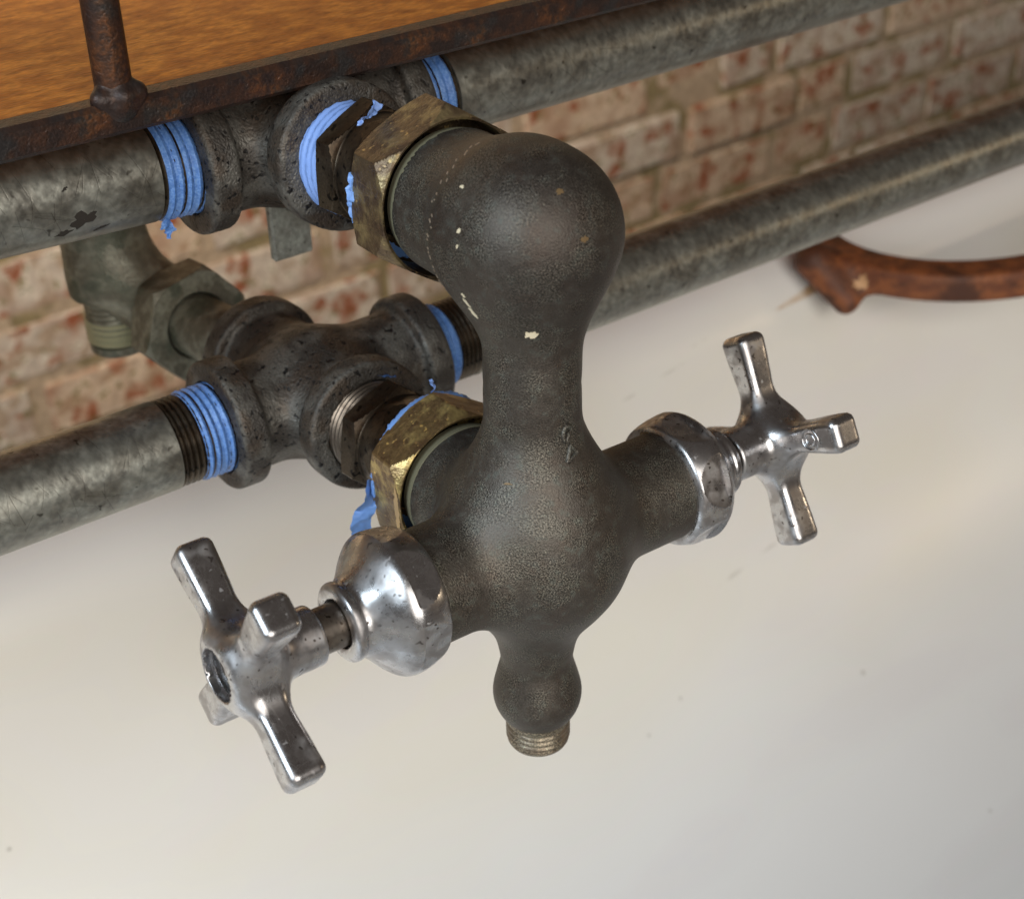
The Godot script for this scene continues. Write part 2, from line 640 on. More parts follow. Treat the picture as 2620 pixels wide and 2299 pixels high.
	M.dark_iron = mat("dark_thread_metal", iz, 1.0, 0.8, 12.0, null, 0.0, gr)
	M.dark_iron.albedo_color = Color(0.85, 0.78, 0.70)

	# worn chrome
	var cz := paint(S, func(i: int) -> Color:
		var c := Color(0.79, 0.785, 0.79).lerp(Color(0.60, 0.575, 0.565), st8(mid[i], 0.35, 0.8) * 0.7)
		c = c.lerp(Color(0.25, 0.22, 0.20), 0.8 * st8(speck[i], 0.75, 0.82) * st8(big[i], 0.50, 0.64))
		return c.lerp(Color(0.86, 0.86, 0.84), scr2[i] / 255.0 * 0.3))
	var cr := grey(S, func(i: int) -> float: return 0.20 + 0.12 * st8(mid[i], 0.30, 0.8) + 0.07 * fineg[i] / 255.0 + 0.30 * st8(speck[i], 0.80, 0.88) + 0.10 * scr2[i] / 255.0 + 0.2 * st8(big[i], 0.6, 0.85))
	M.chrome = mat("worn_chrome", cz, 1.0, 1.0, 14.0, gh, 0.004, cr)
	M.steel = mat("stem_steel", cz, 1.0, 1.0, 14.0, null, 0.0, gr)
	M.steel.albedo_color = Color(0.72, 0.68, 0.63)

	# brass nuts, browned, with bright rubs
	var nz := paint(S, func(i: int) -> Color:
		var c := Color(0.345, 0.29, 0.225).lerp(Color(0.47, 0.42, 0.31), st8(big2[i], 0.4, 0.7))
		c = c.lerp(Color(0.26, 0.205, 0.17), st8(mid[i], 0.5, 0.75) * 0.75)
		var k := 0.85 + 0.3 * (fine2[i] / 255.0)
		c = Color(c.r * k, c.g * k, c.b * k)
		c = c.lerp(Color(0.70, 0.60, 0.40), st8(speck[i], 0.74, 0.84) * st8(big[i], 0.35, 0.6) * 0.8)
		return c.lerp(Color(0.72, 0.63, 0.46), scr2[i] / 255.0 * 0.5))
	M.brass = mat("browned_brass", nz, 1.0, 0.6, 13.0, ih, 0.22, gr)
	M.brass_bright = mat("yellow_brass", nz, 1.0, 0.7, 13.0, ih, 0.2, gr)
	M.brass_bright.albedo_color = Color(1.52, 1.48, 1.30)
	M.brass.albedo_color = Color(1.12, 1.10, 1.06)
	M.gold = mat("rubbed_brass", null, 0.3, 1.0, 13.0)
	M.gold.albedo_color = Color(0.80, 0.69, 0.50)

	# rusted bar
	var rz := paint(S, func(i: int) -> Color:
		var c := Color(0.225, 0.175, 0.155).lerp(Color(0.31, 0.215, 0.16), st8(mid[i], 0.35, 0.75))
		c = c.lerp(Color(0.22, 0.225, 0.225), st8(big2[i], 0.55, 0.8) * 0.8)
		c = c.lerp(Color(0.50, 0.32, 0.18), st8(big[i], 0.58, 0.80) * (0.35 + 0.65 * st8(fine2[i], 0.3, 0.7)) * 0.75)
		var k := 0.80 + 0.4 * (fineg[i] / 255.0)
		return Color(c.r * k, c.g * k, c.b * k))
	M.rust_bar = mat("rusty_bar", rz, 0.46, 0.4, 11.0, ih, 0.18)
	M.rust_bar.albedo_color = Color(0.84, 0.80, 0.80)
	var oz := paint(S, func(i: int) -> Color:
		var c := Color(0.42, 0.235, 0.14).lerp(Color(0.53, 0.31, 0.17), st8(mid[i], 0.35, 0.7))
		c = c.lerp(Color(0.24, 0.135, 0.09), st8(big[i], 0.5, 0.75) * 0.7)
		var k := 0.85 + 0.3 * (fineg[i] / 255.0)
		return Color(c.r * k, c.g * k, c.b * k))
	M.rust = mat("brown_rust", oz, 0.6, 0.15, 9.0, ih, 0.4)

	# enamel: a stained off-white
	M.enamel = mat("enamel", enamel_map(), 0.28, 0.0, 1.0, null, 0.0, null, false)

	# orange varnished wood, figured along its length
	var wa := field(S, 21, 0.014, 5, FastNoiseLite.TYPE_SIMPLEX_SMOOTH, 0.5)
	var wb := field(S, 22, 0.035, 4, FastNoiseLite.TYPE_SIMPLEX_SMOOTH, 0.35)
	var wc := field(S, 23, 0.10, 2, FastNoiseLite.TYPE_SIMPLEX_SMOOTH, 0.35)
	var wz := paint(S, func(i: int) -> Color:
		var c := Color(0.66, 0.425, 0.175).lerp(Color(0.80, 0.56, 0.265), st8(wa[i], 0.25, 0.75))
		c = c.lerp(Color(0.53, 0.315, 0.11), st8(wb[i], 0.50, 0.85) * 0.6)
		var k := 0.86 + 0.28 * (wc[i] / 255.0)
		return Color(c.r * k, c.g * k, c.b * k))
	var fine_wood := grey(S, func(i: int) -> float: return 0.6 * wc[i] / 255.0 + 0.4 * wb[i] / 255.0)
	M.wood = mat("varnished_wood", wz, 0.5, 0.0, 8.0, fine_wood, 0.15)
	M.wood.albedo_color = Color(0.90, 0.80, 0.66)
	M.wood.metallic_specular = 0.3

	# brick under worn whitewash, and its mortar
	var bb := field(S, 31, 0.010, 4)
	var bc := field(S, 32, 0.022, 4)
	var bd := field(S, 33, 0.007, 3)
	var bb2 := field(S, 34, 0.016, 4)
	var pz := paint(S, func(i: int) -> Color:
		var c := Color(0.755, 0.71, 0.655).lerp(Color(0.84, 0.81, 0.755), st8(bc[i], 0.4, 0.7))
		c = c.lerp(Color(0.65, 0.555, 0.49), st8(bd[i], 0.45, 0.75) * 0.65)
		c = c.lerp(Color(0.58, 0.48, 0.38), st8(bb2[i], 0.5, 0.75) * 0.55)
		var k := 0.9 + 0.2 * (fine2[i] / 255.0)
		c = Color(c.r * k, c.g * k, c.b * k)
		c = c.lerp(Color(0.55, 0.29, 0.18), st8(bb[i], 0.63, 0.75) * (0.25 + 0.65 * st8(bc[i], 0.3, 0.6)))
		return c.lerp(Color(0.45, 0.42, 0.28), st8(bc[i], 0.70, 0.82) * 0.8))
	M.brick = mat("whitewashed_brick", pz, 0.85, 0.0, 1.9, ih, 0.9)
	M.brick.uv1_world_triplanar = true
	M.brick2 = M.brick.duplicate()
	M.brick2.uv1_offset = Vector3(0.37, 0.21, 0.4)
	M.brick2.albedo_color = Color(1.0, 0.95, 0.90)
	var mz := paint(S, func(i: int) -> Color:
		var c := Color(0.68, 0.61, 0.52).lerp(Color(0.54, 0.49, 0.36), st8(bd[i], 0.50, 0.66))
		var k := 0.85 + 0.3 * (fine2[i] / 255.0)
		return Color(c.r * k, c.g * k, c.b * k))
	M.mortar = mat("whitewashed_mortar", mz, 0.9, 0.0, 1.7, ih, 1.5)
	M.mortar.uv1_world_triplanar = true

	# plain ones
	var tz := paint(512, func(i: int) -> Color:
		var q := (i / 512) * 1024 * 2 + (i % 512) * 2
		var c := Color(0.32, 0.50, 0.79).lerp(Color(0.50, 0.66, 0.88), st8(fine2[q], 0.3, 0.75))
		c = c.lerp(Color(0.26, 0.42, 0.68), st8(mid[q], 0.55, 0.8) * 0.6)
		return c.lerp(Color(0.68, 0.78, 0.92), st8(fineg[q], 0.78, 0.92) * 0.6))
	M.tape = mat("blue_sealing_tape", tz, 0.42, 0.0, 26.0, bh, 0.10)
	M.tape.backlight_enabled = true
	M.tape.backlight = Color(0.25, 0.3, 0.5)
	M.light_tape = mat("light_blue_tape", null, 0.45, 0.0, 1.0)
	M.light_tape.albedo_color = Color(0.46, 0.62, 0.87)
	M.pale_tape = mat("pale_sealing_tape", null, 0.4, 0.0, 1.0)
	M.pale_tape.albedo_color = Color(0.52, 0.65, 0.90)
	M.flake = mat("cream_paint", null, 0.6, 0.0, 1.0)
	M.flake.albedo_color = Color(0.86, 0.80, 0.68)
	M.stain = mat("dark_stain", null, 0.75, 0.1, 1.0)
	M.stain.albedo_color = Color(0.17, 0.145, 0.12)
	M.pale_rust = mat("pale_rust", null, 0.55, 0.2, 1.0)
	M.pale_rust.albedo_color = Color(0.72, 0.56, 0.40)
	M.pale_thread = mat("pale_green_thread", null, 0.5, 0.1, 1.0)
	M.pale_thread.albedo_color = Color(0.62, 0.62, 0.51)
	M.filed = mat("filed_metal", null, 0.45, 0.4, 1.0)
	M.filed.albedo_color = Color(0.66, 0.58, 0.50)
	M.verd = mat("green_corrosion", null, 0.7, 0.1, 1.0)
	M.verd.albedo_color = Color(0.47, 0.45, 0.36)
	M.tan = mat("tan_wear", null, 0.5, 0.4, 1.0)
	M.tan.albedo_color = Color(0.47, 0.38, 0.26)
	var vz := paint(512, func(i: int) -> Color:
		var q := (i / 512) * 1024 * 2 + (i % 512) * 2
		var c := Color(0.40, 0.385, 0.335).lerp(Color(0.50, 0.495, 0.44), st8(mid[q], 0.35, 0.7))
		c = c.lerp(Color(0.34, 0.35, 0.30), st8(big2[q], 0.5, 0.75))
		var k := 0.88 + 0.24 * (fine2[q] / 255.0)
		return Color(c.r * k, c.g * k, c.b * k))
	M.old_bronze = mat("old_bronze", vz, 0.5, 0.45, 9.0, bh, 0.2)
	M.spout = mat("spout_bronze", bz, 0.4, 0.6, 20.0)
	M.spout.albedo_color = Color(1.25, 1.2, 1.12)

const EN_X0 := -0.20
const EN_W := 0.70
const EN_H := 0.50
func enamel_map() -> ImageTexture:
	# u runs along the sink, v down its inside: yellowed band, specks, scuffs and one rust run
	var S := 1024
	var a := field(S, 41, 0.003, 3)
	var b := field(S, 42, 0.006, 4, FastNoiseLite.TYPE_SIMPLEX_SMOOTH, 0.4)
	var f := field(S, 43, 0.05, 3)
	var spots := [[0.2824, 0.2412, 1.7], [0.1824, 0.2090, 1.2], [0.1592, 0.2164, 1.1], [0.2976, 0.3264, 1.2], [-0.1061, 0.1360, 1.3]]
	var scuffs := [[0.2316, 0.0670, 9.0, 0.9], [0.250, 0.0600, 7.0, 0.8], [0.205, 0.071, 6.0, 0.8], [0.235, 0.17, 11.0, 1.3], [0.262, 0.166, 8.0, 1.0]]
	return paint(S, func(i: int) -> Color:
		var x := float(i % S) / S * EN_W + EN_X0
		var y := float(i / S) / S * EN_H
		var c := Color(0.895, 0.888, 0.880).lerp(Color(0.876, 0.856, 0.815), smoothstep(0.035, 0.075, y) * (1.0 - smoothstep(0.17, 0.29, y)) * (0.5 + 0.5 * st8(a[i], 0.2, 0.75)))
		c = c.lerp(Color(0.87, 0.85, 0.85), st8(b[i], 0.5, 0.8) * 0.35)
		for q in spots:
			var d := Vector2(x - q[0], y - q[1]).length() * 1000.0
			if d < q[2]:
				c = c.lerp(Color(0.60, 0.57, 0.53), 0.45 * (1.0 - smoothstep(q[2] * 0.3, q[2], d)))
		for q in scuffs:
			var d := Vector2((x - q[0]) * 1000.0 / q[2], (y - q[1] + (x - q[0]) * 0.12) * 1000.0 / q[3]).length()
			if d < 1.0:
				c = c.lerp(Color(0.62, 0.59, 0.55), 0.4 * (1.0 - d) * st8(f[i], 0.3, 0.6))
		if x > 0.29 and x < 0.345 and y > 0.045 and y < 0.066:
			var t := (x - 0.302) / 0.032
			var mid := lerpf(0.0592, 0.0555, t)
			var e := absf(y - mid) * 1000.0
			var w := lerpf(0.9, 4.2, clampf(t, 0.0, 1.0))
			var k := (1.0 - smoothstep(w * 0.4, w, e)) * smoothstep(-0.12, 0.1, t) * (1.0 - smoothstep(0.9, 1.15, t))
			c = c.lerp(Color(0.62, 0.40, 0.18), k * (0.35 + 0.65 * smoothstep(0.55, 0.85, t)) * (0.6 + 0.4 * st8(f[i], 0.3, 0.65)))
		return c)

# ---------------------------------------------------------------- the wall
func build_wall() -> void:
	var w := thing("brick_wall", "old brick wall with worn whitewash far behind the pipes", "wall", Vector3(0.8, -1.0, -1.0))
	part("mortar", block(Vector3(5.0, 3.4, 0.10), 0.002, Vector3(0.3, 0.55, -0.0535)), M.mortar, w)
	var kinds := []
	for k in 6:
		kinds.append(block(Vector3(0.093 + 0.002 * k, 0.0640, 0.05), 0.006, Vector3(0, 0, -0.025), 0.0015, k))
	for k in 4:
		kinds.append(block(Vector3(0.193 + 0.003 * k, 0.0640, 0.05), 0.006, Vector3(0, 0, -0.025), 0.0015, 20 + k))
	for row in 11:
		var y := -0.4957 + 0.0715 * (row - 4) + 0.0357
		var x := -0.16 + (0.052 if row % 2 else 0.0) + rng.randf_range(-0.012, 0.012)
		while x < 2.25:
			var long := row % 5 == 1 or rng.randf() < 0.45
			var k := rng.randi_range(6, 9) if long else rng.randi_range(0, 5)
			var wid: float = kinds[k].get_aabb().size.x
			var o := part("brick", kinds[k], M.brick if rng.randf() < 0.5 else M.brick2, w)
			o.position = Vector3(x + wid * 0.5, y + 0.018 * (x - 1.1) + rng.randfn(0, 0.0008), rng.randfn(0, 0.0015)) - w.position + Vector3(0, 0, -1.0)
			o.rotation = Vector3(0, 0, 0.018 + rng.randfn(0, 0.005))
			x += wid + 0.0065 + rng.randf_range(-0.002, 0.003)

# ---------------------------------------------------------------- the sink
func sink_profile() -> Array:
	# (z, y) up the back, over the broad rolled rim, down the inside and round the trough to the front rim
	var p := [Vector2(-0.1788, -0.42), Vector2(-0.1788, -0.1268)]
	for k in 33:
		var t := deg_to_rad(-90.0 + 160.0 * k / 32.0)
		p.append(Vector2(-0.13 + 0.0488 * sin(t), -0.078 - 0.0488 * (1.0 - cos(t))))
	for k in range(1, 11):
		var t := deg_to_rad(70.0 - 6.1 * k / 10.0)
		p.append(p[-1] + Vector2(cos(t), -sin(t)) * 0.0078)
	for k in range(1, 61):
		var t := deg_to_rad(63.9 - 133.9 * k / 60.0)
		p.append(Vector2(0.1713 - 0.25 * sin(t), -0.0717 - 0.25 * cos(t)))
	var e: Vector2 = p[-1]
	for k in range(1, 17):
		var t := deg_to_rad(-70.0 + 160.0 * k / 16.0)
		p.append(e + Vector2(0.0488 * (sin(t) + sin(deg_to_rad(70.0))), 0.0488 * (cos(t) - cos(deg_to_rad(70.0)))))
	p.append(p[-1] + Vector2(0, -0.26))
	return p

func build_sink() -> void:
	var w := thing("sink", "long white enamelled trough sink with a rolled rim below the pipes", "sink", Vector3(0.35, -0.415, 0.1))
	var pr := sink_profile()
	var dense := pr
	var g := Grid.new()
	var xs := []
	for k in 31:
		xs.append(-1.0 + 2.9 * k / 30.0)
	var rim := 0.0
	var acc := [0.0]
	for k in dense.size() - 1:
		acc.append(acc[-1] + (dense[k + 1] - dense[k]).length())
		if k == 17:
			rim = acc[-1]
	for k in dense.size():
		var t: Vector2 = dense[mini(k + 1, dense.size() - 1)] - dense[maxi(k - 1, 0)]
		var n := Vector3(0, t.x, -t.y).normalized()
		for x in xs:
			g.v.append(Vector3(x, dense[k].y, dense[k].x) - w.position)
			g.n.append(n)
			g.uv.append(Vector2((x - EN_X0) / EN_W, (acc[k] - rim) / EN_H))
	for k in dense.size() - 1:
		for j in xs.size() - 1:
			g.quad(k * xs.size() + j, (k + 1) * xs.size() + j, (k + 1) * xs.size() + j + 1, k * xs.size() + j + 1)
	part("basin", g.commit(), M.enamel, w)
	for s in [-1.0, 1.9]:
		var e := Grid.new()
		for k in dense.size():
			e.v.append(Vector3(s, dense[k].y, dense[k].x) - w.position)
			e.n.append(Vector3(-signf(s), 0, 0))
			e.uv.append(Vector2(0.1, 0.2))
		for k in dense.size() - 2:
			e.ix.append_array(PackedInt32Array([0, k + 1, k + 2]))
		part("end_wall", e.commit(), M.enamel, w)

# ---------------------------------------------------------------- the shelf above
func build_shelf() -> void:
	var s := thing("wooden_shelf", "orange brown varnished wooden shelf board above the upper pipe", "shelf", Vector3(0.2, 0.103, -0.12))
	part("board", block(Vector3(1.5, 0.0062, 0.27), 0.0008, Vector3(0.1, 0.0031, 0.0)), M.wood, s)
	var f := thing("shelf_rail", "rusty dark iron rail with one welded upright along the shelf edge", "rail", Vector3(0.2, 0.1023, 0.021))
	part("bar", block(Vector3(1.5, 0.0082, 0.0080), 0.0012, Vector3(0.1, 0.0041, 0.0)), M.rust_bar, f)
	var tf := frame(Vector3(-0.0503, 0.1103, 0.0208) - f.position, Vector3.UP, Vector3.BACK)
	part("post", lathe(tf, [Vector2(-0.002, 0.0045), Vector2(0.16, 0.0045), Vector2(0.16, 0.0)], 40), M.rust_bar, f)
	var wd := func(p: Vector3) -> float:
		var q := p - Vector3(-0.0503, 0.1103, 0.0208)
		var d := cone(q, Vector3(0, 0.0035, 0), Vector3(0, -0.001, 0), 0.0044, 0.0058)
		d = sm(d, (q - Vector3(0.0040, 0.0012, 0.0030)).length() - 0.0028, 0.002)
		d = sm(d, (q - Vector3(0.0005, 0.0010, 0.0044)).length() - 0.0022, 0.002)
		d = sm(d, (q - Vector3(-0.0045, 0.0008, 0.0020)).length() - 0.0026, 0.002)
		return d
	var o := part("weld", nets(wd, AABB(Vector3(-0.0608, 0.1035, 0.010), Vector3(0.021, 0.016, 0.021)), 0.0006), M.rust_bar, f)
	o.position = -f.position
	var h := thing("hanger_strap", "flat grey galvanised strap end hanging behind the upper tee", "strap", Vector3(0.0162, 0.0325, -0.027))
	part("strap", block(Vector3(0.0135, 0.0705, 0.0032), 0.0006, Vector3(0, 0.03525, 0)), M.strap, h)

# ---------------------------------------------------------------- pipes and fittings
func tube(called: String, label: String, a: Vector3, b: Vector3, bare: float, tape: float, r := 0.01335) -> Node3D:
	# from a (far end) to b, where it is screwed into a fitting
	var t := thing(called, label, "pipe", b, "galvanised water pipes")
	var l := a.distance_to(b)
	var tf := frame(Vector3.ZERO, a - b)
	var prof := [Vector2(bare, r - 0.0016), Vector2(bare + 0.0006, r)]
	var n := 24
	for k in n:
		prof.append(Vector2(lerpf(bare + 0.003, l, float(k) / (n - 1)), r))
	prof.append(Vector2(l, r - 0.003))
	part("pipe_body", lathe(tf, prof, 96), M.galv, t)
	part("thread", lathe(tf, [Vector2(-0.008, 0.009), Vector2(-0.008, r - 0.0018)] + threads(-0.007, bare + 0.0004, r - 0.0002, 0.0009, 0.0018), 72), M.dark_iron, t)
	var rd := ridges(-0.003, tape, r + 0.0004, 0.0009, 5)
	part("sealing_tape", lathe(tf, [Vector2(-0.003, r - 0.001)] + rd + [Vector2(tape + 0.0002, r - 0.0012)], 96, 0.0, 0.0, -1e9, 1e9, null, 0.00025), M.tape, t)
	return t

func fitting_d(p: Vector3, c: Vector3, ends: Array) -> float:
	var d := (p - c).length() - 0.0182
	for e in ends:
		d = sm(d, cyl(p, c, e - (e - c).normalized() * 0.001, 0.0163), 0.007)
	for e in ends:
		var u: Vector3 = (e - c).normalized()
		d = sm(d, cyl(p, e - u * 0.0085, e, 0.0198, 0.0016), 0.0022)
	for e in ends:
		var u: Vector3 = (e - c).normalized()
		d = maxf(d, -cyl(p, e - u * 0.006, e + u * 0.004, 0.0140, 0.0003))
	return d

func build_pipes() -> void:
	var lc := Vector3(0.0055, 0.0, 0.0)
	var lface := Vector3(0.0050, 0.0028, 0.0325)
	var cr := thing("pipe_cross", "dark malleable iron pipe cross on the lower pipe run", "pipe fitting", lc)
	var lends := [lc + Vector3(-0.0345, 0.0005, 0), lc + Vector3(0.0385, 0.0006, 0), lface, lc + Vector3(-0.001, -0.002, -0.037)]
	var o := part("fitting_body", nets(func(p: Vector3) -> float: return fitting_d(p, lc, lends), AABB(lc - Vector3(0.043, 0.026, 0.043), Vector3(0.091, 0.052, 0.082)), 0.0009), M.iron, cr)
	o.position = -cr.position
	var uc := Vector3(0.0060, 0.0817, 0.0)
	var uface := Vector3(0.0050, 0.0848, 0.0325)
	var te := thing("pipe_tee", "dark malleable iron pipe tee on the upper pipe under the shelf", "pipe fitting", uc)
	var uends := [uc + Vector3(-0.0335, 0.0, 0), uc + Vector3(0.0375, 0.0009, 0), uface]
	o = part("fitting_body", nets(func(p: Vector3) -> float: return fitting_d(p, uc, uends), AABB(uc - Vector3(0.043, 0.026, 0.025), Vector3(0.092, 0.052, 0.064)), 0.0009), M.iron, te)
	o.position = -te.position

	tube("galvanised_pipe", "scuffed grey pipe with bare dark threads, lower run towards the left handle", Vector3(-0.42, 0.004, 0), Vector3(-0.0295, 0.0005, 0), 0.0155, 0.0085)
	tube("galvanised_pipe", "long grey pipe of the lower run passing over the rusty bracket", Vector3(1.1, 0.0015, 0), Vector3(0.0435, 0.0007, 0), 0.0160, 0.0075)
	var up := tube("galvanised_pipe", "scratched grey pipe with a dark stain, upper run under the welded post", Vector3(-0.42, 0.098, 0), Vector3(-0.028, 0.0818, 0), 0.0100, 0.0092)
	var ud := func(p: Vector3) -> float: return cone(p, Vector3(-0.42, 0.098, 0), Vector3(-0.028, 0.0818, 0), 0.01335, 0.01335)
	for q in [[Vector3(-0.0605, 0.0790, 0.0132), 0.0046, 0.0030, 0.2, 3], [Vector3(-0.0660, 0.0765, 0.0120), 0.0030, 0.0014, 0.1, 4], [Vector3(-0.0560, 0.0750, 0.0110), 0.0026, 0.0007, 0.3, 6], [Vector3(-0.0640, 0.0880, 0.0125), 0.0014, 0.0005, 0.5, 7]]:
		var o2 := part("dark_stain", flake(ud, q[0], q[1], q[2], q[3], q[4], 0.00004), M.stain, up)
		o2.position = -up.position
	var knot := Vector3(-0.0365, 0.0690, 0.0060) - up.position
	part("tape_tail", ribbon([knot + Vector3(0.0015, 0.0030, 0.0010), knot + Vector3(-0.0006, 0.0004, 0.0012), knot + Vector3(0.0006, -0.0022, 0.0), knot + Vector3(-0.0002, -0.0040, 0.0006)], [0.0030, 0.0024, 0.0030, 0.0016], [Vector3(1, 0.1, 0.2), Vector3(1, 0.4, -0.3), Vector3(0.8, 0, 0.8), Vector3(1, 0.2, 0)], 0.0010, 22), M.tape, up)
	tube("galvanised_pipe", "long grey pipe of the upper run under the shelf rail in front of the bricks", Vector3(1.1, 0.094, 0), Vector3(0.0430, 0.0827, 0), 0.0112, 0.0106)

	bushing("hex_bushing", "dark hexagonal bushing wrapped in pale blue tape in the upper tee", uface, on_up(0.0620), deg_to_rad(25), true)
	bushing("hex_bushing", "dark hexagonal bushing with bright threads in the lower cross", lface, on_lo(0.0620), deg_to_rad(20), false)

func bushing(called: String, label: String, at: Vector3, to: Vector3, phi: float, taped: bool) -> void:
	var t := thing(called, label, "bushing", at, "bushings between the fittings and the faucet")
	var tf := frame(Vector3.ZERO, to - at)
	var l := at.distance_to(to)
	part("thread", lathe(tf, [Vector2(-0.012, 0.011)] + threads(-0.008, 0.0058, 0.0139, 0.0009, 0.0018) + [Vector2(0.0064, 0.010)], 72), M.steel, t)
	part("hexagon", lathe(tf, fine([Vector2(0.0060, 0.009), Vector2(0.0060, 0.0150), Vector2(0.0066, 0.0172), Vector2(0.0116, 0.0172), Vector2(0.0128, 0.0150), Vector2(0.0130, 0.0144), Vector2(0.0134, 0.0142), Vector2(l - 0.001, 0.0166), Vector2(l - 0.0008, 0.008)], 0.0005), 192, 0.0148, phi), M.dark_iron, t)
	if taped:
		part("sealing_tape", lathe(tf, [Vector2(-0.006, 0.0132)] + ridges(-0.004, 0.0052, 0.0147, 0.0004, 4) + [Vector2(0.0058, 0.0110)], 96, 0.0, 0.0, -1e9, 1e9, null, 0.0004), M.pale_tape, t)
	else:
		var q := tf * Vector3(0.006, 0.0138, 0.0006)
		part("tape_shred", ribbon([q + Vector3(-0.003, 0.001, -0.001), q + Vector3(0.0, 0.0012, 0.0012), q + Vector3(0.003, -0.0004, 0.001)], [0.0005, 0.002, 0.0008], [Vector3(0, 0.3, 1), Vector3(0, 0.5, 1), Vector3(0.3, 0.3, 1)], 0.0008, 4), M.tape, t)
	var thin := 0.0011 if taped else 0.0
	# tape that squeezed out behind the nut, in ragged turns
	part("nut_tape", lathe(tf, [Vector2(l - 0.0018, 0.0160), Vector2(l - 0.0022, 0.0190 - thin), Vector2(l - 0.0020, 0.0199 - thin), Vector2(l - 0.0012, 0.0203 - thin), Vector2(l - 0.0003, 0.0201 - thin), Vector2(l, 0.0165)], 144, 0.0, 0.0, -1e9, 1e9, null, 0.0007), M.light_tape, t)
	if taped:
		var c := tf * Vector3(-0.0105, 0.0175, l - 0.0030)
		part("tape_tuft", ribbon([c + Vector3(-0.0048, 0.0002, 0.0), c + Vector3(-0.003, 0.0022, 0.0008), c + Vector3(0.0, 0.003, 0.0), c + Vector3(0.003, 0.0028, -0.001)], [0.0006, 0.0030, 0.0042, 0.0016], [Vector3(0, 1, 0.2), Vector3(0.2, 0.6, 0.8), Vector3(0.2, 1, 0.2), Vector3(0, 0.6, 0.8)], 0.0016, 9), M.pale_tape, t)
		var e := tf * Vector3(-0.0198, 0.001, l - 0.0026)
		part("tape_shred", ribbon([e + Vector3(0.001, 0.0065, 0), e + Vector3(-0.0005, 0.002, 0.0006), e + Vector3(0.0002, -0.002, 0), e + Vector3(0.0006, -0.0065, 0.0004)], [0.0012, 0.0024, 0.0020, 0.0022], [Vector3(1, 0.3, 1), Vector3(1, 0, 1), Vector3(1, 0.4, 0.6), Vector3(1, 0, 0.8)], 0.0012, 12), M.light_tape, t)
	else:
		var c := Vector3(-0.0150, 0.0010, 0.0600) - at
		part("tape_end", ribbon([c + Vector3(0.0040, 0.0045, -0.001), c + Vector3(0.0012, 0.0012, 0.0008), c + Vector3(-0.0006, -0.0028, 0.0012), c + Vector3(-0.0022, -0.0075, 0.0006), c + Vector3(-0.0014, -0.0150, 0.0)], [0.0050, 0.0066, 0.0062, 0.0058, 0.0050], [Vector3(1, -0.2, -0.3), Vector3(0.9, 0.1, -0.7), Vector3(0.75, 0.2, 0.6), Vector3(0.95, 0.1, 0.3), Vector3(1, 0, 0.2)], 0.0006, 6), M.light_tape, t)
		var k := tf * Vector3(0.0030, 0.0205, l - 0.0015)
		part("tape_shred", ribbon([k + Vector3(-0.002, -0.001, 0), k + Vector3(0.0004, 0.0014, 0.0002), k + Vector3(-0.0006, 0.0042, 0)], [0.0014, 0.0016, 0.0004], [Vector3(1, 0, 0.5), Vector3(1, 0.3, 0), Vector3(1, 0, 0)], 0.001, 15), M.pale_tape, t)

# ---------------------------------------------------------------- the faucet
func nut(at: Vector3, dir: Vector3, phi: float) -> ArrayMesh:
	var prof := fine([Vector2(0, 0.0125), Vector2(0, 0.0204), Vector2(0.0020, 0.0229), Vector2(0.0112, 0.0229), Vector2(0.0146, 0.0206), Vector2(0.0150, 0.0201), Vector2(0.0146, 0.0194), Vector2(0.0040, 0.0192)], 0.0005)
	return lathe(frame(at, dir), prof, 240, 0.0199, phi)

# a worn patch on a turned or hexagonal surface, from (s, r) a to b and over an angle
func arc_patch(tf: Transform3D, a: Vector2, b: Vector2, flats: float, phi: float, t0: float, t1: float, sd: int) -> ArrayMesh:
	var nz := noise(sd, 1.0, 2)
	var g := Grid.new()
	var n := 26
	for i in n + 1:
		var t := lerpf(t0, t1, float(i) / n)
		var f := sin(PI * i / n)
		for j in 6:
			var e := float(j) / 5.0
			var k := lerpf(0.5, 0.5 + (e - 0.5) * (0.85 + 0.5 * nz.get_noise_1d(i * 0.7 + (40.0 if j > 2 else 0.0))), sqrt(maxf(f, 0.0)))
			var p := a.lerp(b, clampf(k, 0.0, 1.0))
			var q := fposmod(t - phi, PI / 3.0) - PI / 6.0
			var r := minf(p.y, flats / cos(q)) + 0.00012
			g.v.append(tf * Vector3(cos(t) * r, sin(t) * r, p.x))
			var d := b - a
			var nn := Vector2(-d.y, d.x).normalized()
			var nrm := Vector3(cos(t) * nn.y, sin(t) * nn.y, nn.x)
			if p.y > flats / cos(q):
				nrm = Vector3(cos(t - q), sin(t - q), 0)
			g.n.append((tf.basis * nrm).normalized())
	for i in n:
		for j in 5:
			g.quad(i * 6 + j, i * 6 + j + 1, i * 6 + j + 7, i * 6 + j + 6)
	return g.commit()

func bonnet(at: Vector3, dir: Vector3, phi: float) -> ArrayMesh:
	var pts := [Vector2(-0.0004, 0.0154), Vector2(0.0006, 0.0168), Vector2(0.0035, 0.0178), Vector2(0.0075, 0.0183), Vector2(0.0100, 0.0176), Vector2(0.0125, 0.0153), Vector2(0.0150, 0.0123), Vector2(0.0170, 0.0103), Vector2(0.0184, 0.0096), Vector2(0.0196, 0.0099), Vector2(0.0208, 0.0097), Vector2(0.0216, 0.0086), Vector2(0.0218, 0.0072)]
	var prof := [Vector2(-0.0004, 0.0120)] + curve(pts, 8) + [Vector2(0.0214, 0.0063), Vector2(0.0205, 0.0060)]
	return lathe(frame(at, dir), prof, 240, 0.0168, phi, 0.0004, 0.0088)

